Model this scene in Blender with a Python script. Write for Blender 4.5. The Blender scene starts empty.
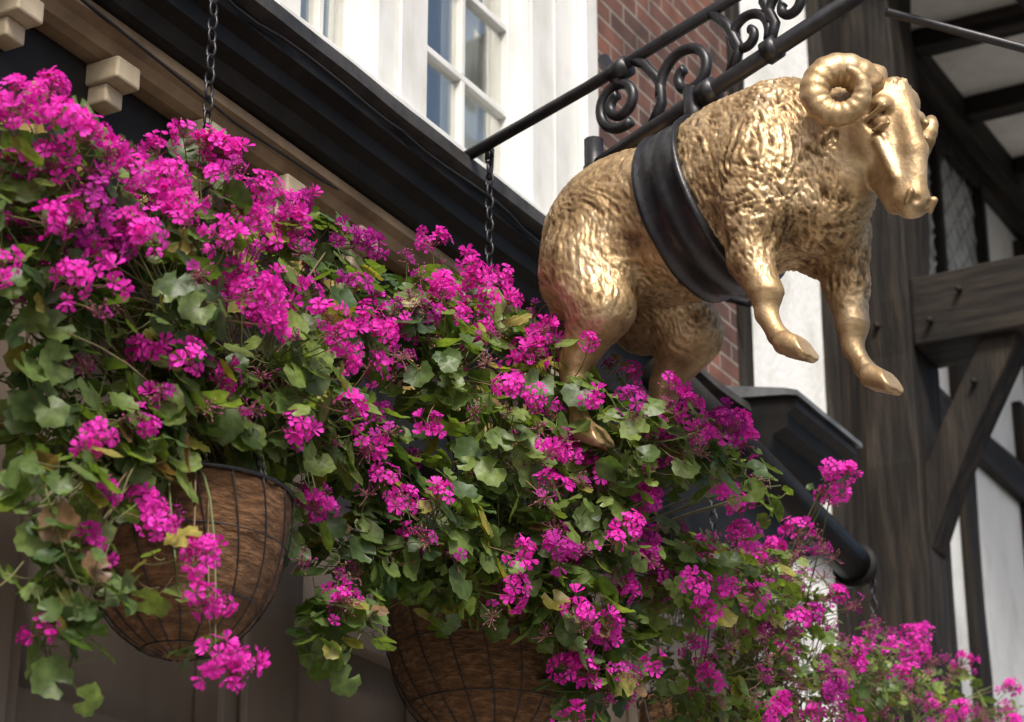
import bpy, math, numpy as np
from mathutils import Vector, Matrix, noise as mn
rng=np.random.default_rng(7)
sc=bpy.context.scene
# ------------------------------------------------------------------ helpers
def new_mat(name):
    m=bpy.data.materials.new(name); m.use_nodes=True
    nt=m.node_tree; b=nt.nodes['Principled BSDF']
    return m,nt,b
def N(nt,t,**k):
    n=nt.nodes.new(t)
    for a,v in k.items():
        if a in n.inputs.keys(): n.inputs[a].default_value=v
        else: setattr(n,a,v)
    return n
def ramp(nt,src,stops):
    r=nt.nodes.new('ShaderNodeValToRGB')
    e=r.color_ramp.elements
    while len(e)<len(stops): e.new(0.5)
    for i,(p,c) in enumerate(stops):
        e[i].position=p; e[i].color=(c[0],c[1],c[2],1)
    nt.links.new(src,r.inputs[0]); return r
def noisy(name,stops,scale=(5,5,5),detail=6,rough=.7,bump=.3,bdist=.01,metallic=0,nscale=1.0,bscale=None,spec=.5):
    m,nt,b=new_mat(name)
    tc=N(nt,'ShaderNodeTexCoord'); mp=N(nt,'ShaderNodeMapping'); mp.inputs['Scale'].default_value=scale
    nt.links.new(tc.outputs['Object'],mp.inputs[0])
    n=N(nt,'ShaderNodeTexNoise'); n.inputs['Scale'].default_value=nscale; n.inputs['Detail'].default_value=detail; n.inputs['Roughness'].default_value=.62
    nt.links.new(mp.outputs[0],n.inputs['Vector'])
    r=ramp(nt,n.outputs[0],stops); nt.links.new(r.outputs[0],b.inputs['Base Color'])
    b.inputs['Roughness'].default_value=rough; b.inputs['Metallic'].default_value=metallic; b.inputs['Specular IOR Level'].default_value=spec
    if bump:
        n2=n
        if bscale:
            n2=N(nt,'ShaderNodeTexNoise'); n2.inputs['Scale'].default_value=bscale; n2.inputs['Detail'].default_value=8
            nt.links.new(mp.outputs[0],n2.inputs['Vector'])
        bp=N(nt,'ShaderNodeBump'); bp.inputs['Strength'].default_value=bump; bp.inputs['Distance'].default_value=bdist
        nt.links.new(n2.outputs[0],bp.inputs['Height']); nt.links.new(bp.outputs[0],b.inputs['Normal'])
    return m

M={}
M['white']=noisy('white_paint',[(.3,(.58,.58,.55)),(.6,(.74,.74,.72))],(6,6,3),rough=.5,bump=.2,bdist=.004)
M['render']=noisy('white_render',[(.3,(.62,.62,.59)),(.5,(.79,.80,.79)),(.7,(.85,.86,.86))],(3,3,2),rough=.9,bump=.5,bdist=.01,bscale=14)
M['cream']=noisy('cream_plaster',[(.3,(.62,.59,.53)),(.65,(.82,.80,.75))],(4,4,4),rough=.85,bump=.3)
M['tan']=noisy('tan_cornice_paint',[(.3,(.16,.11,.06)),(.65,(.32,.23,.135))],(7,7,7),rough=.55,bump=.2,bdist=.004)
M['blond']=noisy('cream_cornice_paint',[(.3,(.32,.25,.16)),(.65,(.54,.46,.33))],(7,7,7),rough=.55,bump=.25,bdist=.005)
M['gilt']=noisy('dull_gilt_paint',[(.3,(.30,.20,.06)),(.65,(.50,.37,.13))],(9,9,9),rough=.4,bump=.2,bdist=.004,metallic=.3)
M['blackp']=noisy('black_gloss_paint',[(.35,(.006,.006,.006)),(.62,(.014,.013,.012)),(.8,(.035,.03,.027))],(8,8,8),rough=.5,bump=.4,bdist=.006,spec=.22)
M['lead']=noisy('weathered_lead',[(.3,(.015,.015,.016)),(.7,(.07,.065,.06))],(9,9,9),rough=.5,bump=.7,bdist=.01)
M['slate']=noisy('grey_lead_sheet',[(.3,(.06,.065,.07)),(.7,(.18,.19,.20))],(9,9,9),rough=.45,bump=.6,bdist=.01)
M['iron']=noisy('painted_iron',[(.35,(.008,.008,.010)),(.7,(.022,.022,.026))],(30,30,30),rough=.4,bump=.35,bdist=.003)
M['strap']=noisy('black_tarred_strap',[(.35,(.006,.006,.008)),(.7,(.020,.021,.024))],(14,14,14),rough=.36,bump=.6,bdist=.006)
M['taupe']=noisy('taupe_shopfront_paint',[(.3,(.09,.068,.052)),(.7,(.17,.135,.105))],(3,3,1),rough=.5,bump=.15)
M['asphalt']=noisy('asphalt',[(.3,(.045,.045,.045)),(.7,(.075,.072,.07))],(8,8,8),rough=.9,bump=.5)
M['paving']=noisy('paving_stone',[(.3,(.28,.27,.25)),(.7,(.43,.41,.37))],(2,2,2),rough=.85,bump=.3)
M['curtain']=noisy('net_curtain',[(.3,(.6,.62,.63)),(.7,(.78,.8,.82))],(3,3,1),rough=.9,bump=0)
M['room']=noisy('dim_room',[(.3,(.07,.08,.07)),(.7,(.14,.15,.14))],(2,2,2),rough=.9,bump=0)
M['quarry']=noisy('old_leaded_glass',[(.35,(.24,.27,.29)),(.65,(.56,.60,.63))],(6,6,6),rough=.12,bump=.5,bdist=.02,bscale=2.0)
M['came']=noisy('lead_came',[(.3,(.35,.36,.36)),(.7,(.55,.56,.56))],(9,9,9),rough=.5,bump=0)
def timber(name,scale):
    return noisy(name,[(.28,(.005,.0042,.0035)),(.48,(.013,.0102,.0082)),(.64,(.034,.026,.019)),(.82,(.085,.064,.047))],scale,detail=9,rough=.7,bump=1,bdist=.018,spec=.25)
M['tz']=timber('dark_oak_upright',(16,16,1.6)); M['tn']=timber('dark_oak_outward',(16,1.6,16)); M['tu']=timber('dark_oak_lengthwise',(1.6,16,16))
m,nt,b=new_mat('red_brick'); M['brick']=m
tc=N(nt,'ShaderNodeTexCoord'); sx=N(nt,'ShaderNodeSeparateXYZ'); cx=N(nt,'ShaderNodeCombineXYZ')
nt.links.new(tc.outputs['Object'],sx.inputs[0]); nt.links.new(sx.outputs[0],cx.inputs[0]); nt.links.new(sx.outputs[2],cx.inputs[1])
bt=N(nt,'ShaderNodeTexBrick'); bt.inputs['Scale'].default_value=1; bt.inputs['Brick Width'].default_value=.225; bt.inputs['Row Height'].default_value=.075
bt.inputs['Mortar Size'].default_value=.007; bt.inputs['Mortar Smooth'].default_value=.3; bt.inputs['Color1'].default_value=(.20,.080,.056,1); bt.inputs['Color2'].default_value=(.08,.043,.038,1); bt.inputs['Mortar'].default_value=(.24,.21,.185,1)
nt.links.new(cx.outputs[0],bt.inputs[0])
ns=N(nt,'ShaderNodeTexNoise'); ns.inputs['Scale'].default_value=7; ns.inputs['Detail'].default_value=7; nt.links.new(tc.outputs['Object'],ns.inputs['Vector'])
rr=ramp(nt,ns.outputs[0],[(.3,(.40,.40,.40)),(.7,(1.25,1.2,1.15))])
mx=N(nt,'ShaderNodeMix'); mx.data_type='RGBA'; mx.blend_type='MULTIPLY'; mx.inputs[0].default_value=.9
nt.links.new(bt.outputs[0],mx.inputs[6]); nt.links.new(rr.outputs[0],mx.inputs[7]); nt.links.new(mx.outputs[2],b.inputs['Base Color'])
bp=N(nt,'ShaderNodeBump'); bp.inputs['Strength'].default_value=.8; bp.inputs['Distance'].default_value=.012; bp.invert=True
nt.links.new(bt.outputs[1],bp.inputs['Height']); nt.links.new(bp.outputs[0],b.inputs['Normal']); b.inputs['Roughness'].default_value=.85
def glass(name,fac,tint,rough=.03):
    m=bpy.data.materials.new(name); m.use_nodes=True; nt=m.node_tree; nt.nodes.clear()
    o=N(nt,'ShaderNodeOutputMaterial'); t=N(nt,'ShaderNodeBsdfTransparent'); t.inputs[0].default_value=(*tint,1)
    gl=N(nt,'ShaderNodeBsdfGlossy'); gl.inputs['Roughness'].default_value=rough; gl.inputs[0].default_value=(1,.98,.94,1)
    tc=N(nt,'ShaderNodeTexCoord'); n=N(nt,'ShaderNodeTexNoise'); n.inputs['Scale'].default_value=2.5; nt.links.new(tc.outputs['Object'],n.inputs['Vector'])
    bp=N(nt,'ShaderNodeBump'); bp.inputs['Strength'].default_value=.25; bp.inputs['Distance'].default_value=.02; nt.links.new(n.outputs[0],bp.inputs['Height']); nt.links.new(bp.outputs[0],gl.inputs['Normal'])
    x=N(nt,'ShaderNodeMixShader'); x.inputs[0].default_value=fac
    nt.links.new(t.outputs[0],x.inputs[1]); nt.links.new(gl.outputs[0],x.inputs[2]); nt.links.new(x.outputs[0],o.inputs[0]); return m
M['glass']=glass('window_glass',.36,(.95,.97,.96))
def leafmat(name,trans,rough,bumpsc,tr_mul=(1,1,1),spec=.4):
    m,nt,b=new_mat(name)
    at=N(nt,'ShaderNodeAttribute'); at.attribute_name='col'; src=at.outputs['Color']
    if bumpsc:
        tc=N(nt,'ShaderNodeTexCoord'); n=N(nt,'ShaderNodeTexNoise'); n.inputs['Scale'].default_value=bumpsc; n.inputs['Detail'].default_value=2
        nt.links.new(tc.outputs['Object'],n.inputs['Vector'])
        rr=ramp(nt,n.outputs[0],[(.3,(.70,.70,.70)),(.7,(1.25,1.25,1.25))])
        mx=N(nt,'ShaderNodeMix'); mx.data_type='RGBA'; mx.blend_type='MULTIPLY'; mx.inputs[0].default_value=1
        nt.links.new(at.outputs['Color'],mx.inputs[6]); nt.links.new(rr.outputs[0],mx.inputs[7]); src=mx.outputs[2]
        bp=N(nt,'ShaderNodeBump'); bp.inputs['Strength'].default_value=.4; bp.inputs['Distance'].default_value=.003
        nt.links.new(n.outputs[0],bp.inputs['Height']); nt.links.new(bp.outputs[0],b.inputs['Normal'])
    nt.links.new(src,b.inputs['Base Color']); b.inputs['Roughness'].default_value=rough; b.inputs['Specular IOR Level'].default_value=spec
    if trans>0:
        t=N(nt,'ShaderNodeBsdfTranslucent'); m2=N(nt,'ShaderNodeMix'); m2.data_type='RGBA'; m2.blend_type='MULTIPLY'; m2.inputs[0].default_value=1; m2.inputs[7].default_value=(*tr_mul,1)
        nt.links.new(src,m2.inputs[6]); nt.links.new(m2.outputs[2],t.inputs[0])
        x=N(nt,'ShaderNodeMixShader'); x.inputs[0].default_value=trans; o=nt.nodes['Material Output']
        nt.links.new(b.outputs[0],x.inputs[1]); nt.links.new(t.outputs[0],x.inputs[2]); nt.links.new(x.outputs[0],o.inputs[0])
    return m
M['leaf']=leafmat('geranium_leaf',.35,.45,60,(1.8,1.9,.7),.5); M['petal']=leafmat('geranium_petal',.42,.6,0,(1.35,1.0,1.2),.2); M['stem']=leafmat('geranium_stem',0,.6,0)

def finish(ob,mat,parent,smooth=False):
    sc.collection.objects.link(ob)
    if mat: ob.data.materials.append(mat)
    if parent: ob.parent=parent
    if smooth:
        ob.data.polygons.foreach_set('use_smooth',[True]*len(ob.data.polygons))
    return ob
def mesh(name,v,f,mat,parent,smooth=False,bevel=0):
    me=bpy.data.meshes.new(name); me.from_pydata([tuple(x) for x in v],[],[tuple(x) for x in f]); me.update()
    ob=finish(bpy.data.objects.new(name,me),mat,parent,smooth)
    if bevel:
        md=ob.modifiers.new('bevel','BEVEL'); md.width=bevel; md.segments=2; md.limit_method='ANGLE'
    return ob
def empty(name,mat4=None):
    e=bpy.data.objects.new(name,None); sc.collection.objects.link(e); e.empty_display_size=.2
    if mat4 is not None: e.matrix_world=mat4
    return e
# facade frame : x = along wall (u), y = -outward (n), z up
FM=Matrix.Translation((-3.45*math.cos(math.radians(29)),3.45*math.sin(math.radians(29)),0))@Matrix.Rotation(math.radians(61),4,'Z')
BF=[(0,3,2,1),(4,5,6,7),(0,1,5,4),(1,2,6,5),(2,3,7,6),(3,0,4,7)]
def box(par,name,u0,u1,n0,n1,z0,z1,mat,bevel=.006):
    v=[(u0,-n1,z0),(u1,-n1,z0),(u1,-n0,z0),(u0,-n0,z0),(u0,-n1,z1),(u1,-n1,z1),(u1,-n0,z1),(u0,-n0,z1)]
    return mesh(name,v,BF,M[mat],par,bevel=bevel)
def boxes(par,name,lst,mat,bevel=.004):
    V=[];F=[]
    for (u0,u1,n0,n1,z0,z1) in lst:
        o=len(V); V+=[(u0,-n1,z0),(u1,-n1,z0),(u1,-n0,z0),(u0,-n0,z0),(u0,-n1,z1),(u1,-n1,z1),(u1,-n0,z1),(u0,-n0,z1)]
        F+=[tuple(i+o for i in f) for f in BF]
    return mesh(name,V,F,M[mat],par,bevel=bevel)
def wobble_box(par,name,u0,u1,n0,n1,z0,z1,mat,axis,seg=14,amp=.012,seed=0):
    V=[];F=[];A=[(u0,u1),(n0,n1),(z0,z1)]; o=[i for i in range(3) if i!=axis]
    for s in range(seg+1):
        t=A[axis][0]+(A[axis][1]-A[axis][0])*s/seg
        for a,b_ in ((0,0),(1,0),(1,1),(0,1)):
            p=[0,0,0];p[axis]=t;p[o[0]]=A[o[0]][a];p[o[1]]=A[o[1]][b_]
            w=Vector((t*2.1+seed,a*5+b_*9,seed)); p[o[0]]+=amp*mn.noise(w)*1.6; p[o[1]]+=amp*mn.noise(w+Vector((3,7,1)))*1.6
            V.append((p[0],-p[1],p[2]))
    for s in range(seg):
        for i in range(4): F.append((s*4+i,s*4+(i+1)%4,(s+1)*4+(i+1)%4,(s+1)*4+i))
    F+=[(3,2,1,0),tuple(seg*4+i for i in range(4))]
    return mesh(name,V,F,M[mat],par,bevel=.012)
def tube_data(pts,rad,sides=8,closed=False):
    pts=[Vector(p) for p in pts]; n=len(pts); V=[];F=[]
    if not hasattr(rad,'__len__'): rad=[rad]*n
    prev=None
    for i,p in enumerate(pts):
        if closed: d=pts[(i+1)%n]-pts[i-1]
        else: d=pts[min(i+1,n-1)]-pts[max(i-1,0)]
        d.normalize()
        if prev is None:
            a=Vector((0,0,1)) if abs(d.z)<.9 else Vector((1,0,0)); x=d.cross(a).normalized()
        else: x=(prev-d*prev.dot(d)).normalized()
        prev=x; y=d.cross(x)
        for k in range(sides):
            an=2*math.pi*k/sides; V.append(p+(x*math.cos(an)+y*math.sin(an))*rad[i])
    m_=n if closed else n-1
    for i in range(m_):
        for k in range(sides):
            a=i*sides+k;b_=i*sides+(k+1)%sides;j=(i+1)%n
            F.append((a,b_,j*sides+(k+1)%sides,j*sides+k))
    if not closed:
        F.append(tuple(range(sides-1,-1,-1))); F.append(tuple((n-1)*sides+k for k in range(sides)))
    return V,F
def tubes(par,name,lst,mat,sides=8,smooth=True):
    V=[];F=[]
    for it in lst:
        v,f=tube_data(it[0],it[1],sides,it[2] if len(it)>2 else False)
        o=len(V); V+=v; F+=[tuple(i+o for i in q) for q in f]
    return mesh(name,V,F,M[mat],par,smooth)
def profile(par,name,pts,u0,u1,mat,cap=True,seg=1,wob=0):
    k=len(pts); V=[];F=[]
    for s in range(seg+1):
        u=u0+(u1-u0)*s/seg
        for (n,z) in pts: V.append((u,-n+wob*mn.noise(Vector((u*3,n,z*2))),z+wob*1.5*mn.noise(Vector((u*2.2,5+n,z)))))
    for s in range(seg):
        for i in range(k):
            j=(i+1)%k; F.append((s*k+i,s*k+j,(s+1)*k+j,(s+1)*k+i))
    F.append(tuple(range(k))[::-1]); F.append(tuple(seg*k+i for i in range(k)))
    return mesh(name,V,F,M[mat],par)
def fast_mesh(name,v,t,mat,parent,cols=None,smooth=True):
    k=t.shape[1]; me=bpy.data.meshes.new(name)
    me.vertices.add(len(v)); me.vertices.foreach_set('co',v.astype(np.float32).ravel())
    me.loops.add(t.size); me.loops.foreach_set('vertex_index',t.astype(np.int32).ravel())
    me.polygons.add(len(t)); me.polygons.foreach_set('loop_start',np.arange(0,t.size,k,dtype=np.int32)); me.polygons.foreach_set('loop_total',np.full(len(t),k,dtype=np.int32))
    me.update(calc_edges=True); me.validate()
    if cols is not None:
        a=me.color_attributes.new('col','FLOAT_COLOR','POINT'); c=np.ones((len(v),4),np.float32); c[:,:3]=cols; a.data.foreach_set('color',c.ravel())
    ob=finish(bpy.data.objects.new(name,me),mat,parent)
    me.polygons.foreach_set('use_smooth',np.full(len(t),smooth)); return ob

# ------------------------------------------------------------------ ground
grd=mesh('street_ground',[(-150,-150,0),(150,-150,0),(150,150,0),(-150,150,0)],[(0,1,2,3)],M['asphalt'],None)
pv=empty('pavement',FM); box(pv,'paving',-30,40,-.3,3.0,.0,.13,'paving',.02)

# ------------------------------------------------------------------ brick building with shopfront
bh=empty('brick_house',FM)
U0=-2.0
box(bh,'brick_wall_left',U0,4.80,-.35,0,4.3,9,'brick',0)
box(bh,'brick_wall_right',6.72,8.05,-.35,0,4.3,9,'brick',0)
box(bh,'brick_wall_below_window',4.80,6.72,-.35,-.002,4.3,4.92,'brick',0)
box(bh,'brick_wall_above_window',4.80,6.72,-.35,-.002,7.3,9,'brick',0)
box(bh,'shopfront_wall',U0,8.05,-.35,0.0,0,4.3,'taupe',0)
boxes(bh,'window_frame',[(4.80,4.93,-.12,.03,5.0,7.3),(5.33,5.62,-.12,.035,5.0,7.3),(6.30,6.72,-.12,.02,5.0,7.3),(4.93,5.33,-.12,.02,7.2,7.3),(5.62,6.30,-.12,.02,7.2,7.3)],'white')
boxes(bh,'window_frame_beads',[(6.66,6.75,.02,.06,4.99,7.3),(6.30,6.36,.02,.035,5.0,7.3),(6.48,6.50,.02,.028,5.0,7.3),(5.44,5.51,.035,.05,5.0,7.3)],'white')
box(bh,'window_sill',4.72,6.80,-.12,.10,4.92,5.0,'white')
sash=[]
for (a,b_) in ((4.93,5.33),(5.62,6.30)):
    sash+=[(a,a+.05,-.08,-.03,5.0,7.2),(b_-.05,b_,-.08,-.03,5.0,7.2),(a+.05,b_-.05,-.08,-.03,5.0,5.07),(a+.05,b_-.05,-.09,-.02,6.03,6.09)]
    mid=(a+b_)/2
    for z0,z1 in ((5.07,5.37),(5.395,5.70),(5.725,6.03),(6.09,6.50),(6.525,7.2)): sash.append((mid-.012,mid+.012,-.075,-.035,z0,z1))
    for z in (5.37,5.70,6.50): sash.append((a+.05,b_-.05,-.075,-.035,z,z+.025))
boxes(bh,'window_sashes',sash,'white',.003)
box(bh,'window_glass',4.9,6.35,-.06,-.055,5.0,7.25,'glass',0)
for nm,a,b_,n_ in (('curtain_left',4.85,5.40,-.17),('curtain_middle',5.45,5.92,-.17),('curtain_right',6.04,6.7,-.17)):
    V=[];F=[]
    for i in range(61):
        u=a+(b_-a)*i/60; n=n_+.018*math.sin(i*.9)+.010*math.sin(i*2.3)
        V+= [(u+.05*math.sin(i*.5),-n,4.95),(u,-n,7.3)]
    F=[(2*i,2*i+2,2*i+3,2*i+1) for i in range(60)]
    mesh(nm,V,F,M['curtain'],bh,True)
box(bh,'room_back',4.7,6.9,-2.2,-2.1,4.4,7.6,'room',0)
box(bh,'room_side_near',4.70,4.78,-2.1,-.35,4.4,7.6,'room',0);box(bh,'room_side_far',6.82,6.9,-2.1,-.35,4.4,7.6,'room',0)
box(bh,'room_ceiling',4.78,6.82,-2.1,-.35,7.5,7.6,'room',0); box(bh,'room_floor',4.78,6.82,-2.1,-.35,4.4,4.5,'room',0)
profile(bh,'cornice_lead_gutter',[(0,4.90),(.10,4.83),(.33,4.74),(.355,4.725),(.355,4.685),(.31,4.67),(0.0,4.69)],U0,6.3,'lead',seg=90,wob=.014)
profile(bh,'cornice_black_soffit',[(0.003,4.69),(.32,4.675),(.325,4.63),(.29,4.61),(.285,4.57),(.25,4.55),(.235,4.51),(.20,4.50),(.003,4.50)],U0,6.32,'blackp',seg=40,wob=.006)
profile(bh,'cornice_tan_moulding',[(.003,4.498),(.205,4.498),(.205,4.47),(.18,4.455),(.165,4.43),(.14,4.42),(.003,4.42)],U0,6.31,'tan')
blk=[]
u=1.06
while u<6.2:
    blk+=[(u,u+.09,.003,.195,4.36,4.418),(u+.012,u+.078,.003,.155,4.31,4.36)]
    u+=.36
boxes(bh,'cornice_modillions',blk,'blond',.006)
u=1.2
gl=[]
while u<6.2:
    gl+=[(u,u+.022,.1,.135,4.06,4.26),(u+.05,u+.072,.1,.135,4.06,4.26)]; u+=.21
boxes(bh,'frieze_gilt_ribs',gl,'gilt',.004)
box(bh,'frieze_black',U0,6.3,.0,.10,3.95,4.42,'blackp',.004)
box(bh,'frieze_lower_moulding',U0,6.3,.0,.14,3.87,3.95,'blackp',.01)
cab=[(1.0+i*.1,-.345-.012*math.sin(i*.9),4.66-.022*abs(math.sin(i*.55))) for i in range(52)]
tubes(bh,'slack_cable',[(cab,.004),([(3.6,-.20,4.50),(4.0,-.215,4.46),(4.4,-.21,4.44),(4.8,-.2,4.46),(5.2,-.19,4.50)],.004)],'iron',6)
pil=[]
for u in (2.2,3.55,4.62,5.6,7.0): pil+=[(u,u+.34,.0,.09,.15,3.87),(u+.06,u+.28,.09,.115,.6,3.8)]
boxes(bh,'shopfront_pilasters',pil,'taupe',.012)
rails=[]
for u in (2.54,3.89,4.96): rails+=[(u,u+.68 if u<4 else u+.64,.0,.05,2.75,2.9),(u,u+.64,.0,.05,3.3,3.36)]
boxes(bh,'shopfront_transoms',rails,'taupe',.008)
box(bh,'fascia_black_far',6.34,8.10,.0,.16,4.15,4.72,'blackp',.01)
profile(bh,'fascia_lead_capping',[(.0,4.84),(.22,4.76),(.23,4.722),(0,4.725)],6.34,7.68,'lead',seg=20,wob=.008)
CP=[(0,4.80),(.37,4.755),(.405,4.745),(.405,4.71),(.37,4.69),(.36,4.64),(.31,4.62),(.29,4.56),(.24,4.54),(.22,4.47),(.16,4.44),(0.12,4.40),(0,4.40)]
profile(bh,'far_shop_cornice',CP,7.62,8.22,'blackp',seg=10,wob=.003)
profile(bh,'far_shop_cornice_lead',[(0,4.87),(.37,4.785),(.42,4.768),(.42,4.748),(.37,4.759),(0,4.804)],7.60,8.25,'slate',seg=20,wob=.006)
tubes(bh,'shop_blind_roller',[([( 6.38,-.45,4.40),(7.2,-.45,4.31),(8.0,-.45,4.21)],.068),([(8.0,-.45,4.21),(8.03,-.45,4.206)],.085)],'blackp',20)
boxes(bh,'shop_blind_brackets',[(6.9,6.95,.16,.44,4.3,4.36),(7.8,7.85,.0,.44,4.2,4.26)],'iron')
tubes(bh,'iron_scroll_bracket',[([(6.95,-.0,5.0),(6.95,-.30,5.02),(6.95,-.50,4.98),(6.95,-.58,4.90),(6.95,-.52,4.84),(6.95,-.44,4.88)],.016),([(6.95,-.02,4.74),(6.95,-.2,4.78),(6.95,-.36,4.9),(6.95,-.42,5.0)],.014),([(6.95,-.02,4.7),(6.95,-.02,5.1)],.02)],'iron',8)
# ------------------------------------------------------------------ timber framed house
th=empty('timber_framed_house',FM)
box(th,'rendered_wall',8.06,14,-.3,-.02,0,8.4,'render',0)
for i,(a,b_,z0,z1) in enumerate([(9.02,9.35,0,8.2),(10.72,10.88,0,6.2),(11.75,11.93,0,6.2),(12.9,13.15,0,6.2),(8.06,8.14,4.95,8.2)]):
    wobble_box(th,'wall_post_%d'%i,a,b_,-.02,.035+.01*(i==0),z0,z1,'tz',2,18,.012,i*3)
for i,(a,b_,z0,z1) in enumerate([(8.14,9.02,5.98,6.15),(9.7,14,5.62,5.82),(9.7,14,3.2,3.38),(9.7,14,7.3,7.6),(8.14,9.02,4.55,4.70)]):
    wobble_box(th,'wall_rail_%d'%i,a,b_,-.02,.03+.004*i,z0,z1,'tu',0,14,.01,i*3+20)
wobble_box(th,'corner_post',9.35,9.70,-.02,.27,0,7.6,'tz',2,30,.016,40)
wobble_box(th,'jetty_beam',9.37,9.68,.27,1.5,5.60,5.93,'tn',1,10,.014,50)
wobble_box(th,'outer_post',9.36,9.69,1.5,1.8,0,7.6,'tz',2,30,.012,60)
def curved_brace(name,pts,w,h,mat):
    V=[];F=[]
    for i,(n,z) in enumerate(pts):
        a=pts[max(i-1,0)];b_=pts[min(i+1,len(pts)-1)]; d=Vector((b_[0]-a[0],b_[1]-a[1])).normalized(); q=Vector((-d.y,d.x))*h/2
        for uu,s in ((9.42,-1),(9.42+w,-1),(9.42+w,1),(9.42,1)): V.append((uu,-(n+q.x*s),z+q.y*s))
    k=len(pts)
    for i in range(k-1):
        for j in range(4): F.append((i*4+j,i*4+(j+1)%4,(i+1)*4+(j+1)%4,(i+1)*4+j))
    F+=[(3,2,1,0),tuple((k-1)*4+j for j in range(4))]
    mesh(name,V,F,M[mat],th,bevel=.012)
curved_brace('jetty_brace',[(.20,4.72),(.30,4.96),(.42,5.2),(.56,5.45),(.68,5.66)],.18,.16,'tz')
tubes(th,'oak_pegs',[([(9.36,-.36+0,5.70),(9.33,-.36,5.70)],.014),([(9.36,-.5,5.82),(9.33,-.5,5.82)],.014),([(9.41,-.52,5.40),(9.385,-.52,5.40)],.014),([(9.36,-.12,5.72),(9.325,-.12,5.72)],.014)],'tz',8)
boxes(th,'soffit_plaster',[(9.2,14,-.02,1.7,7.6,7.65)],'cream',0)
boxes(th,'soffit_joists',[(9.3+i*.80,9.3+i*.80+.13,.12,1.6,7.49,7.599) for i in range(6)],'tn',.012)
boxes(th,'soffit_plates',[(9.2,14,0.0,.12,7.42,7.598),(9.2,14,.72,.82,7.47,7.597),(9.2,14,1.6,1.78,7.3,7.66)],'tu',.012)
boxes(th,'upper_wall',[(9.2,14,.0,1.7,7.66,9)],'render',0)
def leaded(nm,u0,u1,z0,z1):
    boxes(th,nm+'_frame',[(u0-.06,u0,-.02,.05,z0-.06,z1+.06),(u1,u1+.06,-.02,.05,z0-.06,z1+.06),(u0,u1,-.02,.048,z0-.06,z0),(u0,u1,-.02,.048,z1,z1+.06),((u0+u1)/2-.025,(u0+u1)/2+.025,-.02,.046,z0,z1)],'tz',.006)
    box(th,nm+'_panes',u0,u1,-.016,-.006,z0,z1,'quarry',0)
    L=[]; s=.15; H_=z1-z0; W=u1-u0
    k=-H_
    while k<W:
        a0=max(0,k);a1=min(W,k+H_)
        if a1>a0:
            L.append(([(u0+a0,.004,z0+(a0-k)),(u0+a1,.004,z0+(a1-k))],.009)); L.append(([(u0+a0,.005,z1-(a0-k)),(u0+a1,.005,z1-(a1-k))],.009))
        k+=s
    tubes(th,nm+'_lead_cames',L,'came',5)
leaded('leaded_window',9.95,11.3,6.2,7.25)
leaded('leaded_window_far',12.1,13.3,6.25,7.2)

# ------------------------------------------------------------------ ram (signed distance modelling)
S=.976
RM=Matrix.Translation((.572,5.557,4.263))@Matrix.Rotation(math.radians(-42),4,'Z')@Matrix.Scale(S,4)
ram=empty('golden_ram_sign',RM)
h=.0043
lo=np.array([-.70,-.33,-.66]);hi=np.array([.76,.33,.40])
dims=np.ceil((hi-lo)/h).astype(int)+1
F_=np.full(dims,.5,np.float32)
ax=[(lo[i]+h*np.arange(dims[i])).astype(np.float32) for i in range(3)]
def sub(c0,c1):
    s=[]
    for i in range(3):
        a=max(0,int((c0[i]-lo[i])/h));b_=min(dims[i],int((c1[i]-lo[i])/h)+2); s.append(slice(a,b_))
    return tuple(s)
def pts(s): return ax[0][s[0]][:,None,None],ax[1][s[1]][None,:,None],ax[2][s[2]][None,None,:]
def smin(a,b_,k):
    hh=np.clip(.5+.5*(b_-a)/k,0,1); return b_+(a-b_)*hh-k*hh*(1-hh)
def comb(s,d,k,mode):
    if mode=='+': F_[s]=smin(F_[s],d,k)
    else: F_[s]=-smin(-F_[s],d,k)
def ell(c,r,k=.03,R=None,mode='+'):
    c=np.array(c,float);r=np.array(r,float);m_=max(r)+k+.03
    s=sub(c-m_,c+m_); X,Y,Z=pts(s); X=X-c[0];Y=Y-c[1];Z=Z-c[2]
    if R is not None:
        X,Y,Z=(R[0][0]*X+R[0][1]*Y+R[0][2]*Z, R[1][0]*X+R[1][1]*Y+R[1][2]*Z, R[2][0]*X+R[2][1]*Y+R[2][2]*Z)
    k0=np.sqrt((X/r[0])**2+(Y/r[1])**2+(Z/r[2])**2); k1=np.sqrt((X/r[0]**2)**2+(Y/r[1]**2)**2+(Z/r[2]**2)**2)+1e-6
    comb(s,(k0*(k0-1)/k1).astype(np.float32),k,mode)
def cap(a,b_,ra,rb,k=.03,mode='+'):
    a=np.array(a,float);b_=np.array(b_,float);m_=max(ra,rb)+k+.03
    s=sub(np.minimum(a,b_)-m_,np.maximum(a,b_)+m_); X,Y,Z=pts(s); ba=b_-a
    t=np.clip(((X-a[0])*ba[0]+(Y-a[1])*ba[1]+(Z-a[2])*ba[2])/ba.dot(ba),0,1)
    d=np.sqrt((X-a[0]-t*ba[0])**2+(Y-a[1]-t*ba[1])**2+(Z-a[2]-t*ba[2])**2)-(ra+(rb-ra)*t)
    comb(s,d.astype(np.float32),k,mode)
def chain_(l,k=.02):
    for a,b_ in zip(l[:-1],l[1:]): cap(a[:3],b_[:3],a[3],b_[3],k)
ell((.06,0,.055),(.30,.215,.248),.05); ell((-.34,0,.045),(.28,.205,.22),.08); ell((-.13,0,.02),(.33,.195,.222),.06)
ell((.27,0,-.015),(.13,.130,.155),.06)
for sgn in (-1,1):
    ell((.18,.125*sgn,-.01),(.12,.105,.195),.035); ell((-.39,.12*sgn,-.05),(.16,.11,.215),.035)
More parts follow.
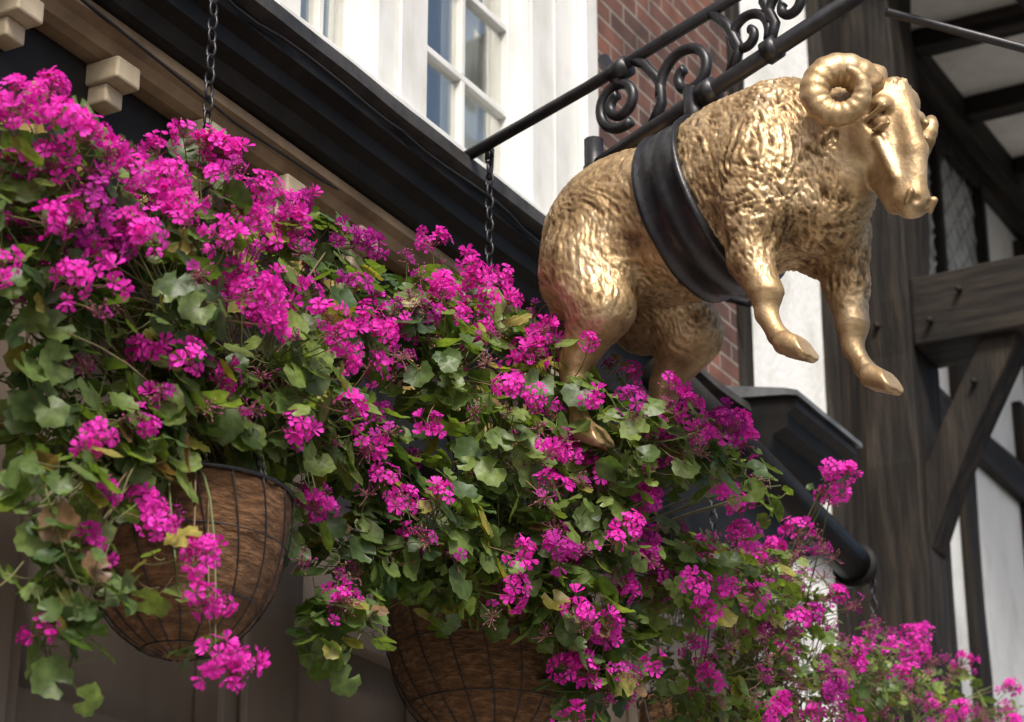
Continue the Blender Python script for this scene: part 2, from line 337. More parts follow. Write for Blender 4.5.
cap((.20,0,.135),(.43,0,.085),.165,.095,.045)
cap((.38,0,.0),(.28,0,-.08),.075,.115,.05)
def toes(x,y,z):
    for q in (-1,1):
        cap((x-.010,y+q*.016,z+.006),(x+.040,y+q*.018,z-.026),.030,.024,.004)
    nn=Vector((-.40,0,-.92)).normalized()
    P=Vector((x,y,z-.004))+nn*.025
    s=sub((x-.040,y-.06,z-.09),(x+.11,y+.06,z+.05)); X,Y,Z=pts(s)
    F_[s]=np.maximum(F_[s],((X-P.x)*nn.x+(Y-P.y)*nn.y+(Z-P.z)*nn.z).astype(np.float32)+0*F_[s])
    n2=Vector((.90,0,.43)); P2=Vector((x+.050,y,z-.03))
    F_[s]=np.maximum(F_[s],((X-P2.x)*n2.x+(Z-P2.z)*n2.z+0*Y).astype(np.float32)+0*F_[s])
    cap((x+.015,y,z+.032),(x+.075,y,z-.016),.004,.007,.003,'-')
chain_([(.16,-.14,-.10,.095),(.15,-.15,-.24,.056),(.195,-.15,-.345,.041)]); chain_([(.195,-.15,-.345,.043),(.192,-.15,-.40,.027),(.222,-.15,-.465,.024),(.25,-.15,-.495,.029)],.012); toes(.265,-.15,-.505)
chain_([(.22,.135,-.10,.095),(.235,.15,-.24,.056),(.245,.15,-.35,.041)]); chain_([(.245,.15,-.35,.043),(.242,.15,-.41,.027),(.272,.15,-.475,.024),(.295,.15,-.505,.029)],.012); toes(.310,.15,-.515)
for y in (-.15,.15):
    o=.0 if y<0 else .06
    chain_([(-.40+o,y*.8,-.10,.135),(-.34+o,y,-.23,.088),(-.42+o,y,-.355,.046)],.03)
    chain_([(-.42+o,y,-.355,.044),(-.435+o,y,-.39,.036),(-.425+o,y,-.46,.027),(-.415+o,y,-.53,.025),(-.395+o,y,-.56,.029)],.015); toes(-.38+o,y,-.575)
chain_([(-.56,0,.17,.055),(-.62,0,.08,.042),(-.635,0,-.04,.032),(-.62,0,-.12,.018)],.02)
yaw=math.radians(-10)
eT=Vector((.20,0,-.98)).normalized(); eH=Vector((.98,0,.20)).normalized(); eY=Vector((0,1,0))
Rz=Matrix.Rotation(yaw,3,'Z'); eT=Rz@eT;eH=Rz@eH;eY=Rz@eY
P0=Vector((.485,-.0,.188))
HS=1.11
def H(t,y,hh): return P0+(eT*t+eY*y+eH*hh)*HS
RH=[[*eT],[*eY],[*eH]]
ell(H(.055,0,-.025),(.088,.084,.082),.03,RH)
cap(H(.08,0,-.025),H(.30,0,-.014),.067,.041,.02)
cap(H(.03,0,.026),H(.20,0,.030),.037,.033,.015); cap(H(.20,0,.030),H(.30,0,.008),.033,.027,.015)
cap(H(.10,0,-.085),H(.29,0,-.052),.052,.031,.02)
ell(H(.315,0,-.010),(.040,.047,.043),.015,RH)
for q in (-1,1):
    ell(H(.135,q*.040,-.06),(.060,.038,.052),.02,RH)
    ell(H(.085,q*.054,.016),(.024,.030,.026),.012,RH)
    ell(H(.120,q*.074,.006),(.033,.029,.035),.009,RH,'-')
    ell(H(.120,q*.055,.002),(.020,.018,.022),.002,RH)
    cap(H(.100,q*.068,.032),H(.106,q*.073,-.020),.0095,.0065,.003)
    cap(H(.142,q*.062,.026),H(.139,q*.068,-.012),.0070,.005,.003)
    cap(H(.16,q*.056,-.015),H(.26,q*.040,-.008),.012,.009,.015)
    ell(H(.337,q*.022,.022),(.015,.014,.012),.004,RH,'-')
    cap(H(.318,q*.037,.022),H(.338,q*.038,.004),.010,.006,.005)
    cap(H(.354,q*.018,-.028),H(.295,q*.048,-.045),.0070,.0045,.003,'-')
    a=H(.085,q*.070,-.085);b_=H(.14,q*.135,-.14)
    dx=(b_-a).normalized(); dz=eH; dy=dz.cross(dx).normalized(); dz=dx.cross(dy)
    ell((a+b_)/2,(.060,.028,.013),.012,[[*dx],[*dy],[*dz]])
    ell((a+b_)/2+dz*.012+dx*.005,(.042,.016,.008),.006,[[*dx],[*dy],[*dz]],'-')
sgn_=F_<0
c=np.zeros(dims-1,np.int8)
for a in (0,1):
    for b_ in (0,1):
        for d in (0,1): c+=sgn_[a:dims[0]-1+a,b_:dims[1]-1+b_,d:dims[2]-1+d]
I,J,K=np.nonzero((c>0)&(c<8)); idm=np.full(dims-1,-1,np.int32); idm[I,J,K]=np.arange(len(I))
acc=np.zeros((len(I),3));cnt=np.zeros(len(I))
base=np.stack([I,J,K],1).astype(float)
for axi in range(3):
    o1,o2=[q for q in range(3) if q!=axi]
    for a in (0,1):
        for b_ in (0,1):
            off=[0,0,0];off[o1]=a;off[o2]=b_; off2=list(off);off2[axi]=1
            f0=F_[I+off[0],J+off[1],K+off[2]];f1=F_[I+off2[0],J+off2[1],K+off2[2]]
            mk=(f0<0)!=(f1<0); t=np.where(mk,f0/(f0-f1+1e-12),0)
            p=base+np.array(off); p[:,axi]+=t; acc[mk]+=p[mk];cnt[mk]+=1
V=lo+h*acc/cnt[:,None]
Q=[]
for axi in range(3):
    o1,o2=(axi+1)%3,(axi+2)%3
    s0=[slice(None)]*3;s1=[slice(None)]*3;s0[axi]=slice(0,-1);s1[axi]=slice(1,None)
    A=sgn_[tuple(s0)];B_=sgn_[tuple(s1)]; e=np.stack(np.nonzero(A!=B_),1)
    ok=(e[:,o1]>0)&(e[:,o2]>0)&(e[:,o1]<dims[o1]-1)&(e[:,o2]<dims[o2]-1); e=e[ok]
    def cid(d1,d2):
        x=e.copy();x[:,o1]+=d1;x[:,o2]+=d2; return idm[x[:,0],x[:,1],x[:,2]]
    q=np.stack([cid(-1,-1),cid(0,-1),cid(0,0),cid(-1,0)],1)
    fl=~A[e[:,0],e[:,1],e[:,2]]; q[fl]=q[fl][:,::-1]; Q.append(q)
Q=np.concatenate(Q); Q=Q[(Q>=0).all(1)]
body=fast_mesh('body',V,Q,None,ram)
nv=len(V); nr=np.empty(nv*3,np.float32); body.data.vertex_normals.foreach_get('vector',nr); nr=nr.reshape(-1,3)
def sstep(a,b_,x): t=np.clip((x-a)/(b_-a),0,1); return t*t*(3-2*t)
hv=V-np.array(P0); tt=hv@np.array(eT); hh_=hv@np.array(eH)
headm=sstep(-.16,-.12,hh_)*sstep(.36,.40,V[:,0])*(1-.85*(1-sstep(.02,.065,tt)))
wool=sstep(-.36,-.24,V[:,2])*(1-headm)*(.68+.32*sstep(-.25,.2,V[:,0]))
disp=np.zeros(nv)
nz=mn.noise; vor=mn.voronoi
for i in range(nv):
    if wool[i]<.02:
        v=V[i]; disp[i]=.0016*nz(Vector(v)*24); continue
    v=Vector(V[i]); w=Vector((nz(v*6),nz(v*6+Vector((9,3,1))),nz(v*6+Vector((2,8,5)))))
    q=v+w*.030
    lx=q.x*.94+q.z*.34; lz=-q.x*.34+q.z*.94
    f=vor(Vector((lx*32,q.y*32,lz*15)))[0]
    r1=1-2*abs(nz(Vector((lx*48+w.z*3,q.y*48,lz*17+w.x*2))))
    r2=1-2*abs(nz(Vector((lx*105,q.y*105,lz*42))))
    lf=nz(v*10+Vector((4,4,4)))
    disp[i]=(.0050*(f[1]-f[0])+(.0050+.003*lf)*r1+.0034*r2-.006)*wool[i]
V2=V+nr*disp[:,None]
body.data.vertices.foreach_set('co',V2.astype(np.float32).ravel()); body.data.update()
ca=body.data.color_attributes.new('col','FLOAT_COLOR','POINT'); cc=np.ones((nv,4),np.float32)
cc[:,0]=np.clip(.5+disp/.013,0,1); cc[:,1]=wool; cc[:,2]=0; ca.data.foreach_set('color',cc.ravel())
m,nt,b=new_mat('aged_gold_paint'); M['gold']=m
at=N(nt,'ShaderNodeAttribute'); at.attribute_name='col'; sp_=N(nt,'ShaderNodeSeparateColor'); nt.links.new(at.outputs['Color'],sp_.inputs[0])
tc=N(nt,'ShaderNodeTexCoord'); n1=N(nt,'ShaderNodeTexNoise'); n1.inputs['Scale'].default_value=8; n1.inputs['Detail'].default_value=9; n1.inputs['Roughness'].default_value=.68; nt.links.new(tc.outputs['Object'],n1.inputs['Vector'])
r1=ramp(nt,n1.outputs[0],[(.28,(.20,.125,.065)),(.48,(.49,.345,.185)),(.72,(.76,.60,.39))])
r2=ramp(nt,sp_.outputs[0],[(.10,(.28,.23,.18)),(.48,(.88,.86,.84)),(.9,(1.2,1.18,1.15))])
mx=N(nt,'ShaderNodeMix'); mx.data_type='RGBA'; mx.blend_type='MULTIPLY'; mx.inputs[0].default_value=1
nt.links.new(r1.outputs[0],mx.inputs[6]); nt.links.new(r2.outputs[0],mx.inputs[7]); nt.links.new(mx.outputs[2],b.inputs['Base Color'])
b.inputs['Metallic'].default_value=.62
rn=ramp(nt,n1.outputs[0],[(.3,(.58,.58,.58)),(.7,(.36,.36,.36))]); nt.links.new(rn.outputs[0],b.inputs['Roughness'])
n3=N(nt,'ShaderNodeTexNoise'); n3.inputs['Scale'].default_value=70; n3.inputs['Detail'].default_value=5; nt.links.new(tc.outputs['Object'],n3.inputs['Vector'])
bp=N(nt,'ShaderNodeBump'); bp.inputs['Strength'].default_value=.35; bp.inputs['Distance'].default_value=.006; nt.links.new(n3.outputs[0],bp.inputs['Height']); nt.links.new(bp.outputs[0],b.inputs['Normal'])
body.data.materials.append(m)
def horn(q):
    pts_=[];rad=[]
    c0=P0+Vector((-.042,q*.145,-.062))
    axis=Vector((.50,q*.82,-.22)).normalized(); e1=Vector((0,0,1)); e1=(e1-axis*e1.dot(axis)).normalized(); e2=axis.cross(e1)*(-q)
    if e2.x<0: e2=-e2
    for i in range(120):
        s=i/119; a=math.radians(20+s*410); r=.070*(1-.24*s)
        y=-.055*(1-min(1,s*2.4))**1.3+.050*s
        pts_.append(c0+e2*(math.cos(a)*r)+e1*(math.sin(a)*r)+axis*y); rad.append((.041*(1-s)**.55+.006)*(1+.03*math.sin(s*110)))
    root=P0+Vector((.0,q*.035,.005))
    pts_=[root+(pts_[0]-root)*t+Vector((0,0,.012))*math.sin(math.pi*t) for t in (0,.35,.7)]+pts_; rad=[.038,.041,.042]+rad
    v,f=tube_data(pts_,rad,16)
    o=mesh('horn_right' if q<0 else 'horn_left',v,f,M['gold'],ram,True)
    a=o.data.color_attributes.new('col','FLOAT_COLOR','POINT'); a.data.foreach_set('color',np.tile(np.array([.6,0,0,1],np.float32),len(v)))
horn(-1);horn(1)
def field(p):
    i=[int(round((p[k]-lo[k])/h)) for k in range(3)]
    if any(i[k]<0 or i[k]>=dims[k] for k in range(3)): return 1
    return F_[i[0],i[1],i[2]]
NA=84;prof=[(-.5,0),(-.5,.013),(-.46,.020),(-.40,.020),(-.36,.013),(-.12,.014),(-.08,.019),(.08,.019),(.12,.014),(.36,.013),(.40,.020),(.46,.020),(.5,.013),(.5,0)]
rad=np.zeros((NA,len(prof)))
xs=np.zeros((NA,len(prof)))
for i in range(NA):
    a=2*math.pi*i/NA; top=.5+.5*math.sin(a); xc=-.040-.10*top**1.2; W=.175-.05*top**3
    for j,(w,o) in enumerate(prof):
        x=xc+w*W; xs[i,j]=x; r=.42
        while r>.05 and field((x,math.cos(a)*r,.02+math.sin(a)*r))>0: r-=.003
        rad[i,j]=r
for _ in range(4): rad=(np.roll(rad,1,0)+rad*2+np.roll(rad,-1,0))/4
Vs=[];Fs=[];k=len(prof)
for i in range(NA):
    a=2*math.pi*i/NA
    for j,(w,o) in enumerate(prof):
        r=rad[i,j]+o; Vs.append((xs[i,j],math.cos(a)*r,.02+math.sin(a)*r))
for i in range(NA):
    for j in range(k-1): Fs.append((i*k+j,i*k+j+1,((i+1)%NA)*k+j+1,((i+1)%NA)*k+j))
mesh('body_strap',Vs,Fs,M['strap'],ram,True)
# ------------------------------------------------------------------ wrought iron bracket (same frame as ram)
ib=empty('wrought_iron_bracket',RM)
def V3(x,z,y=0): return (x,y,z)
def spiral(cx,cz,r0,r1,a0,turn,n=44):
    return [V3(cx+(r0+(r1-r0)*(i/n)**.8)*math.cos(math.radians(a0+turn*i/n)),cz+(r0+(r1-r0)*(i/n)**.8)*math.sin(math.radians(a0+turn*i/n))) for i in range(n+1)]
L=[([V3(-1.24,.45),V3(-.5,.545),V3(.5,.71)],.018),([V3(-.50,.275),V3(-.30,.325),V3(.8,.565)],.024)]
L+=[([V3(-.48,.18),V3(-.48,.37)],.028)]
L+=[(spiral(-.385,.455,.085,.026,-60,-560),.0155),(spiral(-.14,.455,.105,.024,200,-440),.0155),(spiral(.06,.50,.08,.018,-30,440),.014),(spiral(.2,.54,.07,.018,210,-430),.014),(spiral(.36,.61,.07,.015,-60,-480),.014)]
L+=[([V3(-.27,.34),V3(-.235,.40),V3(-.24,.47),V3(-.29,.54),V3(-.33,.57)],.016),([V3(.0,.40),V3(.035,.47),V3(-.0,.55),V3(-.06,.62)],.016),([V3(.13,.43),V3(.155,.5),V3(.12,.58),V3(.14,.64)],.015)]
tubes(ib,'bars_and_scrolls',L,'iron',10)
tubes(ib,'collars',[([V3(-.41,.55),V3(-.35,.56)],.032),([V3(-.44,.615),V3(-.385,.51)],.018),([V3(-.10,.37),V3(-.05,.38)],.036),([V3(.12,.42),V3(.16,.43)],.034),([V3(-.125,.25),V3(-.125,.40)],.03)],'iron',12)
tubes(ib,'stay_rods',[([(.50,.0,.40),(1.1,1.4,.38)],.012),([(.8,0,.565),(.83,0,.57)],.03)],'iron',8)

# ------------------------------------------------------------------ chains
def chain(par,name,p0,p1,link=.032,r=.0028,mat='iron'):
    p0=Vector(p0);p1=Vector(p1);d=(p1-p0);n=max(2,int(d.length/(link*.78)));dn=d.normalized()
    a=Vector((1,0,0)) if abs(dn.x)<.8 else Vector((0,1,0)); x=dn.cross(a).normalized();y=dn.cross(x)
    L=[]
    for i in range(n):
        c_=p0+d*((i+.5)/n); s=x if i%2 else y
        L.append(([c_+dn*(math.sin(t)*link*.5)+s*(math.cos(t)*link*.28) for t in [2*math.pi*k/10 for k in range(10)]],r,True))
    tubes(par,name,L,mat,5)
# ------------------------------------------------------------------ hanging baskets
M['coir']=noisy('coir_liner',[(.25,(.045,.022,.010)),(.5,(.16,.075,.030)),(.75,(.34,.18,.085))],(26,26,80),detail=11,rough=.95,bump=1,bdist=.03)
def basket(u,n,zr,r,hgt,ztop,seed):
    par=empty('hanging_flower_basket',FM)
    V=[];F=[];NR=24;NS=72
    pr=lambda t:(r*math.sqrt(max(0,1-t**2.3)) if t<1 else 0)
    for i in range(NR+1):
        t=i/NR; rr=max(pr(t),.001)
        for j in range(NS):
            a=2*math.pi*j/NS; w=1+.035*mn.noise(Vector((math.cos(a)*3,math.sin(a)*3,t*4+seed)))+.022*mn.noise(Vector((math.cos(a)*14,math.sin(a)*14,t*14+seed)))-.012*(math.cos(20*(a-.35*t))>.8)
            V.append((u+rr*w*math.cos(a),-n+rr*w*math.sin(a),zr-t*hgt))
    for i in range(NR):
        for j in range(NS): F.append((i*NS+j,(i+1)*NS+j,(i+1)*NS+(j+1)%NS,i*NS+(j+1)%NS))
    F.append(tuple(range(NS)))
    mesh('coir_liner',V,F,M['coir'],par,True)
    L=[]
    for t in (0,.34,.70,.95):
        rr=pr(t)*1.02+.002; L.append(([(u+rr*math.cos(a),-n+rr*math.sin(a),zr-t*hgt) for a in np.linspace(0,2*math.pi,40,endpoint=False)],.0045 if t==0 else .0018,True))
    for j in range(18):
        a=2*math.pi*j/18; L.append(([(u+(pr(t)*1.02+.002)*math.cos(a+.35*t),-n+(pr(t)*1.02+.002)*math.sin(a+.35*t),zr-t*hgt) for t in np.linspace(0,.99,16)],.0018))
    tubes(par,'wire_frame',L,'iron',5)
    if ztop:
        hk=zr+.55
        for j in range(3):
            a=2*math.pi*j/3+.4; chain(par,'basket_chain_%d'%(j+1),(u+r*math.cos(a),-n+r*math.sin(a),zr),(u,-n,hk))
        chain(par,'hanging_chain',(u,-n,hk),(u,-n,ztop),.045,.0036)
        tubes(par,'chain_hook',[([(u-.012,-n,ztop-.03),(u-.016,-n,ztop+.01),(u,-n,ztop+.03),(u+.016,-n,ztop+.01),(u+.01,-n,ztop-.05),(u,-n,ztop-.09)],.007)],'iron',8)
    return par
BA=basket(3.99,.43,3.28,.225,.36,4.95,1)
BB=basket(5.36,.405,3.39,.27,.40,4.74,2)
BC=basket(6.75,.45,3.42,.25,.36,4.3,3)
BD=basket(8.05,.5,3.45,.25,.36,4.2,4)
arm=empty('basket_arm_bracket',FM)
tubes(arm,'arm',[([(3.99,0,4.97),(3.99,-.3,4.99),(3.99,-.43,4.95)],.012)],'iron',8)

# ------------------------------------------------------------------ plants
def unit(a): return a/np.maximum(np.linalg.norm(a,axis=-1,keepdims=True),1e-9)
def frames(z,rs):
    z=unit(z); a=unit(rs.normal(size=z.shape)); x=unit(np.cross(a,z)); y=np.cross(z,x); return np.stack([x,y,z],axis=2)
def inst(T,tris,R,s,p):
    n=len(p); v=np.einsum('nij,mj->nmi',R,T)*np.asarray(s).reshape(-1,1,1)+p[:,None,:]
    t=(np.arange(n)*len(T))[:,None,None]+tris[None]; return v.reshape(-1,3),t.reshape(-1,3)
def stems(p0,p1,p2,r0,r1,seg=5):
    n=len(p0); t=np.linspace(0,1,seg+1)[None,:,None]
    c=(1-t)**2*p0[:,None]+2*t*(1-t)*p1[:,None]+t*t*p2[:,None]
    d=unit(p2-p0); a=np.where(np.abs(d[:,2:3])<.8,np.array([[0,0,1.]]),np.array([[1.,0,0]])); x=unit(np.cross(d,a)); y=np.cross(d,x)
    r=(r0+(r1-r0)*np.linspace(0,1,seg+1))[None,:,None]
    vs=[]
    for k in range(3):
        an=2*math.pi*k/3; vs.append(c+(x*math.cos(an)+y*math.sin(an))[:,None]*r)
    v=np.stack(vs,2)
    tr=[]
    for s in range(seg):
        for k in range(3):
            a_=s*3+k;b_=s*3+(k+1)%3; tr+=[(a_,b_,b_+3),(a_,b_+3,a_+3)]
    tr=np.array(tr); T=(np.arange(n)*(seg+1)*3)[:,None,None]+tr[None]
    return v.reshape(-1,3),T.reshape(-1,3),(seg+1)*3
def leaf_T(v_=0):
    V=[(0,0,0)];K=20
    for ring_ in (.55,1.0):
        for k in range(K):
            a=math.radians(-90+16+ (328)*k/(K-1))
            lob=1+.07*math.cos(5*(a-math.pi/2))
            sc_=lob*(1+(.05*math.cos(k*math.pi) if ring_==1 else 0))
            x=math.cos(a)*ring_*sc_*1.06;y=math.sin(a)*ring_*sc_+.22
            V.append((x,y,.05*math.cos((3 if v_==0 else 4)*a)*ring_+ (.26 if v_==0 else -.12)*ring_**2+.05*math.cos(10*a)*ring_))
    T=[]
    for k in range(K-1):
        T.append((0,1+k,2+k)); T+=[(1+k,1+K+k,2+K+k),(1+k,2+K+k,2+k)]
    return np.array(V),np.array(T)
LTs=[leaf_T(0),leaf_T(1)]
def floret_T(cup):
    V=[];T=[];
    for p in range(5):
        a=2*math.pi*p/5+(.16 if p%2 else -.07); wd=1.05 if p<3 else .85
        loc=[(0,.06),(-.18*wd,.45),(.18*wd,.45),(-.40*wd,.80),(0,.72),(.40*wd,.80),(-.22*wd,1.06),(0,.98),(.22*wd,1.06)]
        o=len(V)
        for x,y in loc:
            z=cup*y-.35*y*y*(1 if cup<.6 else .3)+(.10*abs(x)*2)
            V.append((x*math.cos(a)-y*math.sin(a),x*math.sin(a)+y*math.cos(a),z))
        T+=[(o+q[0],o+q[1],o+q[2]) for q in ((0,2,4),(0,4,1),(1,4,3),(2,5,4),(3,4,7),(3,7,6),(4,5,7),(5,8,7))]
    return np.array(V),np.array(T)
FT=[floret_T(.25),floret_T(.45),floret_T(.9)]
BT=np.array([(0,0,-1),(.4,0,0),(0,.4,0),(-.4,0,0),(0,-.4,0),(0,0,1.1)]);BTr=np.array([(0,2,1),(0,3,2),(0,4,3),(0,1,4),(5,1,2),(5,2,3),(5,3,4),(5,4,1)])
def cat(lst):
    V=[];T=[];C=[];o=0
    for v,t,c_ in lst: V.append(v);T.append(t+o);C.append(c_);o+=len(v)
    return np.concatenate(V),np.concatenate(T),np.concatenate(C)
def lerp(a,b_,t): return np.array(a)*(1-t)+np.array(b_)*t
def plant(par,name,clumps,anchor,seed,leafsize=.034,yel=0.0):
    rs=np.random.default_rng(seed); leaves=[];st=[];pet=[]
    anchor=np.array([anchor[0],-anchor[1],anchor[2]])
    for (u,n,z,R,nl,nu,nsp) in clumps:
        c=np.array([u,-n,z]); E=np.array([R*1.05,R*1.0,R*.95])
        d=unit(rs.normal(size=(nl,3))); rad=rs.uniform(.35,1.12,(nl,1))**.7; p=c+d*E*rad+rs.normal(size=(nl,3))*.022
        p[:,1]=np.minimum(p[:,1],-.16)
        nrm=unit(d*.7+np.array([-.10,-.45,.75])+rs.normal(size=(nl,3))*.45)
        sz=leafsize*rs.uniform(.42,1.25,nl)
        ct=rs.uniform(0,.35); k=np.clip(rs.uniform(0,1,(nl,1))*.8+ct+yel,0,1.2); col=lerp((.036,.075,.026),(.17,.24,.055),k**1.3)
        dead=rs.uniform(size=nl); col[dead<.06]=(.28,.26,.06); col[dead<.02]=(.17,.10,.05)
        half=rs.uniform(size=nl)<.6
        for sel,(LT,LTr) in ((half,LTs[0]),(~half,LTs[1])):
            if sel.sum()==0: continue
            v,t=inst(LT,LTr,frames(nrm[sel],rs),sz[sel],p[sel]); leaves.append((v,t,np.repeat(col[sel],len(LT),0)))
        q0=c+(p-c)*.35+rs.normal(size=p.shape)*.02; q1=(q0+p)/2+np.array([0,0,-.02]); sv,tt_,kk=stems(q0,q1,p,.0016,.0012,3); st.append((sv,tt_,np.repeat(lerp((.12,.18,.05),(.20,.15,.07),rs.uniform(0,1,(nl,1))),kk,0)))
        ms=5 if z>anchor[2] else 2
        e=c+rs.normal(size=(ms,3))*R*.4; a0=anchor+rs.normal(size=(ms,3))*np.array([.06,.06,.02]); mid=(a0+e)/2+np.array([0,-.06,.10])
        if z<anchor[2]+.05:
            dh=(c-anchor)[:2]; dh=dh/np.linalg.norm(dh)*.27; mid=anchor+np.array([dh[0],dh[1],.12])+rs.normal(size=(ms,3))*.03
        sv,tt_,kk=stems(a0,mid,e,.004,.0025,7); st.append((sv,tt_,np.repeat(lerp((.10,.14,.05),(.16,.10,.06),rs.uniform(0,1,(ms,1))),kk,0)))
        for kind,nn in ((0,nu),(1,nsp)):
            if nn==0: continue
            d=unit(rs.normal(size=(nn,3))*.9+np.array([-.42,-.58,.22])); U=c+d*E*rs.uniform(.95,1.6,(nn,1)); U[:,1]=np.minimum(U[:,1],-.2)
            b0=c+d*E*.25; axis=unit(d*.6+np.array([-.05,-.15,.9])+rs.normal(size=(nn,3))*.25); mid=(b0+U)/2+rs.normal(size=(nn,3))*.02-axis*.01
            base_=U-axis*.012
            sv,tt_,kk=stems(b0,mid,base_,.0019,.0015,5)
            cl=lerp((.13,.19,.05),(.22,.13,.07),rs.uniform(0,1,(nn,1))); st.append((sv,tt_,np.repeat(cl,kk,0)))
            for i in range(nn):
                # kind 0: umbel in flower; kind 1: umbel going over - mostly seed stalks with a few florets left
                full=rs.uniform(.2,1.0) if kind==0 else 0
                nf=int(4+full*13) if kind==0 else int(rs.integers(0,4))
                sr=rs.uniform(.030,.043)*(.75+.35*full); old=rs.uniform()<.12
                if nf>0:
                    dd=unit(unit(rs.normal(size=(nf,3)))*1.0+axis[i]*.7); pp=base_[i]+dd*sr*rs.uniform(.65,1.35,(nf,1))
                    ty=rs.integers(0,10,nf); tone=rs.uniform(0,1)
                    for q in range(3):
                        sel=(ty<5) if q==0 else ((ty>=5)&(ty<8) if q==1 else ty>=8)
                        if sel.sum()==0: continue
                        Tm,Tr=FT[q]; s_=rs.uniform(.0140,.0205,sel.sum())*(1 if kind==0 else .8)
                        v,t=inst(Tm,Tr,frames(dd[sel]+rs.normal(size=(sel.sum(),3))*.25,rs),s_,pp[sel])
                        kf=np.clip(tone*.5+rs.uniform(0,.5,(sel.sum(),1)),0,1)
                        cf=lerp((.56,.010,.32),(.92,.075,.66),kf)
                        if old or kind==1: cf=lerp((.32,.012,.22),(.56,.045,.42),kf)
                        cf=np.repeat(cf,len(Tm),0)
                        yy=np.tile(np.linalg.norm(Tm[:,:2],axis=1),sel.sum())[:,None]; cf=cf*(.55+.5*np.clip(yy*1.6,0,1))
                        pet.append((v,t,cf))
                    sv,tt_,kk=stems(np.repeat(base_[i:i+1],nf,0),np.repeat(base_[i:i+1],nf,0)+dd*sr*.5,pp,.0010,.0008,2); st.append((sv,tt_,np.tile(np.array([[.22,.09,.08]]),(len(sv),1))))
                nb=rs.integers(4,14) if kind==0 else rs.integers(14,30)
                ddb=unit(rs.normal(size=(nb,3))*1.1+axis[i]*(.6 if kind==1 else .9)); lb=rs.uniform(.010,.038,(nb,1)); pb=base_[i]+ddb*lb+rs.normal(size=(nb,3))*.003
                sv,tt_,kk=stems(np.repeat(base_[i:i+1],nb,0),np.repeat(base_[i:i+1],nb,0)+ddb*lb*.5+rs.normal(size=(nb,3))*.004,pb,.0008,.0007,2)
                cA=lerp((.17,.05,.08),(.28,.14,.10),rs.uniform(0,1,(nb,1))); st.append((sv,tt_,np.repeat(cA,kk,0)))
                v,t=inst(BT,BTr,frames(ddb+rs.normal(size=(nb,3))*.4,rs),rs.uniform(.0028,.0062,nb),pb)
                cB=lerp((.24,.04,.13),(.34,.16,.14),rs.uniform(0,1,(nb,1))); hot=rs.uniform(size=nb)<.35; cB[hot]=(.48,.03,.30)
                st.append((v,t,np.repeat(cB,len(BT),0)))
    for nm,lst,mt in (('leaves',leaves,'leaf'),('stems_and_buds',st,'stem'),('blossoms',pet,'petal')):
        if lst:
            v,t,c_=cat(lst); fast_mesh(nm,v,t,M[mt],par,c_,nm!='blossoms')
# clump = (u, n, z, radius, leaves, umbels, spent umbels)
A=[(3.32,.55,3.77,.13,55,12,1),(3.20,.5,3.62,.15,80,11,2),(3.51,.5,3.72,.13,65,12,2),(3.85,.5,3.94,.11,35,12,2),(3.75,.55,3.81,.13,55,11,3),(3.35,.5,3.50,.16,105,8,3),
(3.67,.6,3.58,.15,95,11,3),(4.08,.5,3.84,.13,65,9,4),(4.02,.6,3.56,.16,105,8,5),(4.46,.45,4.07,.09,28,7,1),(4.43,.5,3.84,.14,95,7,5),
(3.47,.5,3.27,.15,110,2,2),(3.75,.55,3.38,.13,100,3,4),(4.31,.5,3.54,.16,110,4,5),(4.72,.5,3.93,.14,85,6,4),(4.0,.55,3.40,.12,80,2,4),(3.6,.55,3.24,.12,90,1,2),
(3.27,.68,3.04,.10,40,2,0),(3.29,.7,2.87,.10,45,1,0),(3.56,.74,2.94,.07,6,4,0),(3.34,.66,2.75,.07,12,1,0),(4.20,.5,3.28,.11,60,0,3),(3.42,.7,3.04,.05,2,3,0),(3.66,.76,2.82,.05,4,3,0)]
plant(BA,'plant',A,(3.99,.43,3.27),11)
Bc=[(4.98,.5,4.10,.13,50,11,4),(5.16,.6,4.03,.12,50,9,5),(4.82,.6,3.81,.15,95,6,8),(5.11,.75,3.84,.14,85,8,5),(4.90,.7,3.60,.15,110,5,8),(5.17,.92,3.70,.13,85,7,2),
(5.36,1.0,3.71,.11,60,7,2),(5.20,.8,3.50,.15,110,6,4),(4.73,.6,3.38,.15,110,3,5),(4.58,.5,3.52,.14,90,4,5),(4.57,.5,3.30,.13,80,1,4),(4.42,.55,3.08,.10,50,1,3),
(5.13,.75,3.28,.12,80,3,5),(5.30,.75,3.12,.11,60,5,4),(5.60,.85,3.45,.15,110,6,4),(5.70,.98,3.80,.10,22,6,1),(5.95,.95,3.80,.08,10,1,1),(5.45,.7,3.3,.14,80,5,4),(4.85,.6,3.30,.12,90,1,3),(5.0,.7,3.42,.12,80,3,3)]
plant(BB,'plant',Bc,(5.36,.405,3.38),12)
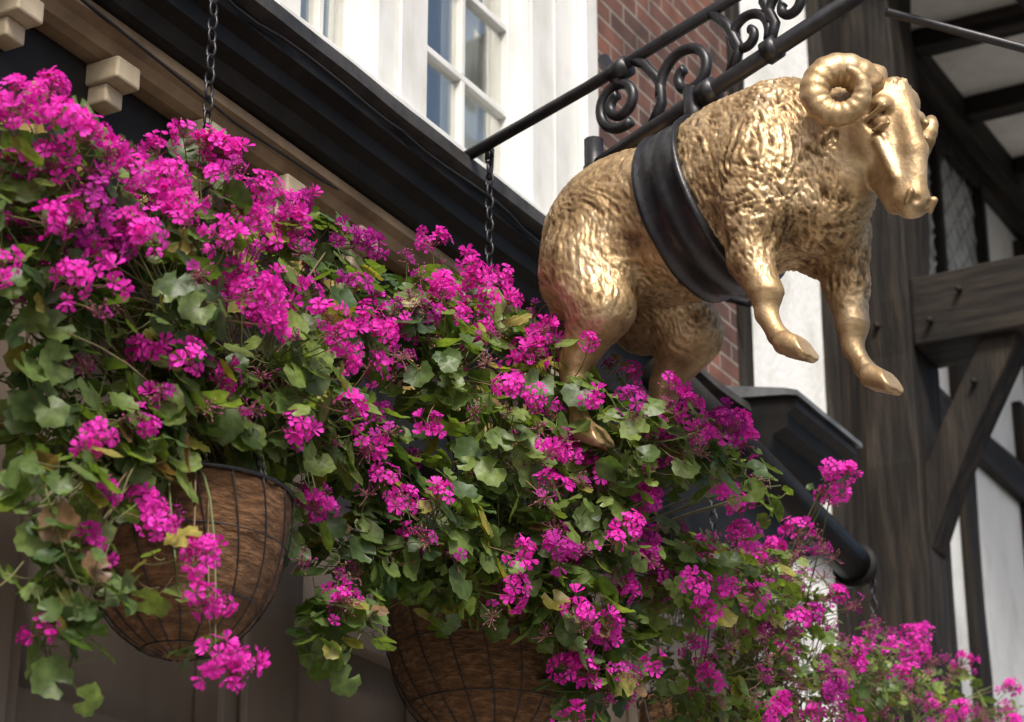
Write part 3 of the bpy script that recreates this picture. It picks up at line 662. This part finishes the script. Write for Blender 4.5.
Cc=[(6.05,.8,3.55,.15,90,6,8),(6.35,.75,3.66,.15,80,5,11),(6.65,.7,3.72,.15,50,5,14),(6.0,.7,3.28,.15,90,4,8),(6.5,.7,3.40,.18,110,5,13),(6.85,.7,3.5,.17,90,5,15),(6.3,.7,3.15,.18,100,4,8),(6.62,.9,4.04,.045,2,4,0),(6.9,.7,3.70,.12,15,1,7)]
plant(BC,'plant',Cc,(6.75,.45,3.42),13,.027,.12)
Dc=[(7.25,.7,3.57,.16,70,5,14),(7.6,.65,3.66,.15,55,5,13),(8.05,.6,3.72,.16,55,5,12),(8.5,.6,3.76,.15,40,5,9),(8.9,.6,3.82,.13,25,4,7),(9.3,.6,3.84,.12,18,3,6)]
plant(BD,'plant',Dc,(8.05,.5,3.45),14,.025,.12)

# ------------------------------------------------------------------ light, world, camera
w=bpy.data.worlds.new("World"); sc.world=w; w.use_nodes=True; nt=w.node_tree
sky=nt.nodes.new('ShaderNodeTexSky'); sky.sky_type='NISHITA'; sky.sun_disc=False
el=math.radians(48); azv=Vector((.22,-1,0)).normalized()
sky.sun_elevation=el; sky.sun_rotation=math.atan2(azv.x,azv.y); sky.air_density=1.0; sky.dust_density=5.0
nt.links.new(sky.outputs[0],nt.nodes['Background'].inputs[0]); nt.nodes['Background'].inputs[1].default_value=.15
sd=bpy.data.lights.new('sun','SUN'); sd.energy=4.3; sd.angle=math.radians(14); sd.color=(1,.96,.89)
so=bpy.data.objects.new('sun',sd); sc.collection.objects.link(so)
dirv=Vector((azv.x*math.cos(el),azv.y*math.cos(el),math.sin(el))); so.rotation_euler=dirv.to_track_quat('Z','Y').to_euler()
cd=bpy.data.cameras.new('camera'); cd.sensor_width=36; cd.lens=2400/1024*36; cd.clip_end=500; cd.clip_start=.1
cd.dof.use_dof=True; cd.dof.focus_distance=5.9; cd.dof.aperture_fstop=4.5
co=bpy.data.objects.new('camera',cd); sc.collection.objects.link(co); co.location=(0,0,1.6); co.rotation_euler=(math.radians(112),0,0); sc.camera=co
sc.view_settings.view_transform='Standard'; sc.view_settings.look='None'; sc.view_settings.exposure=0
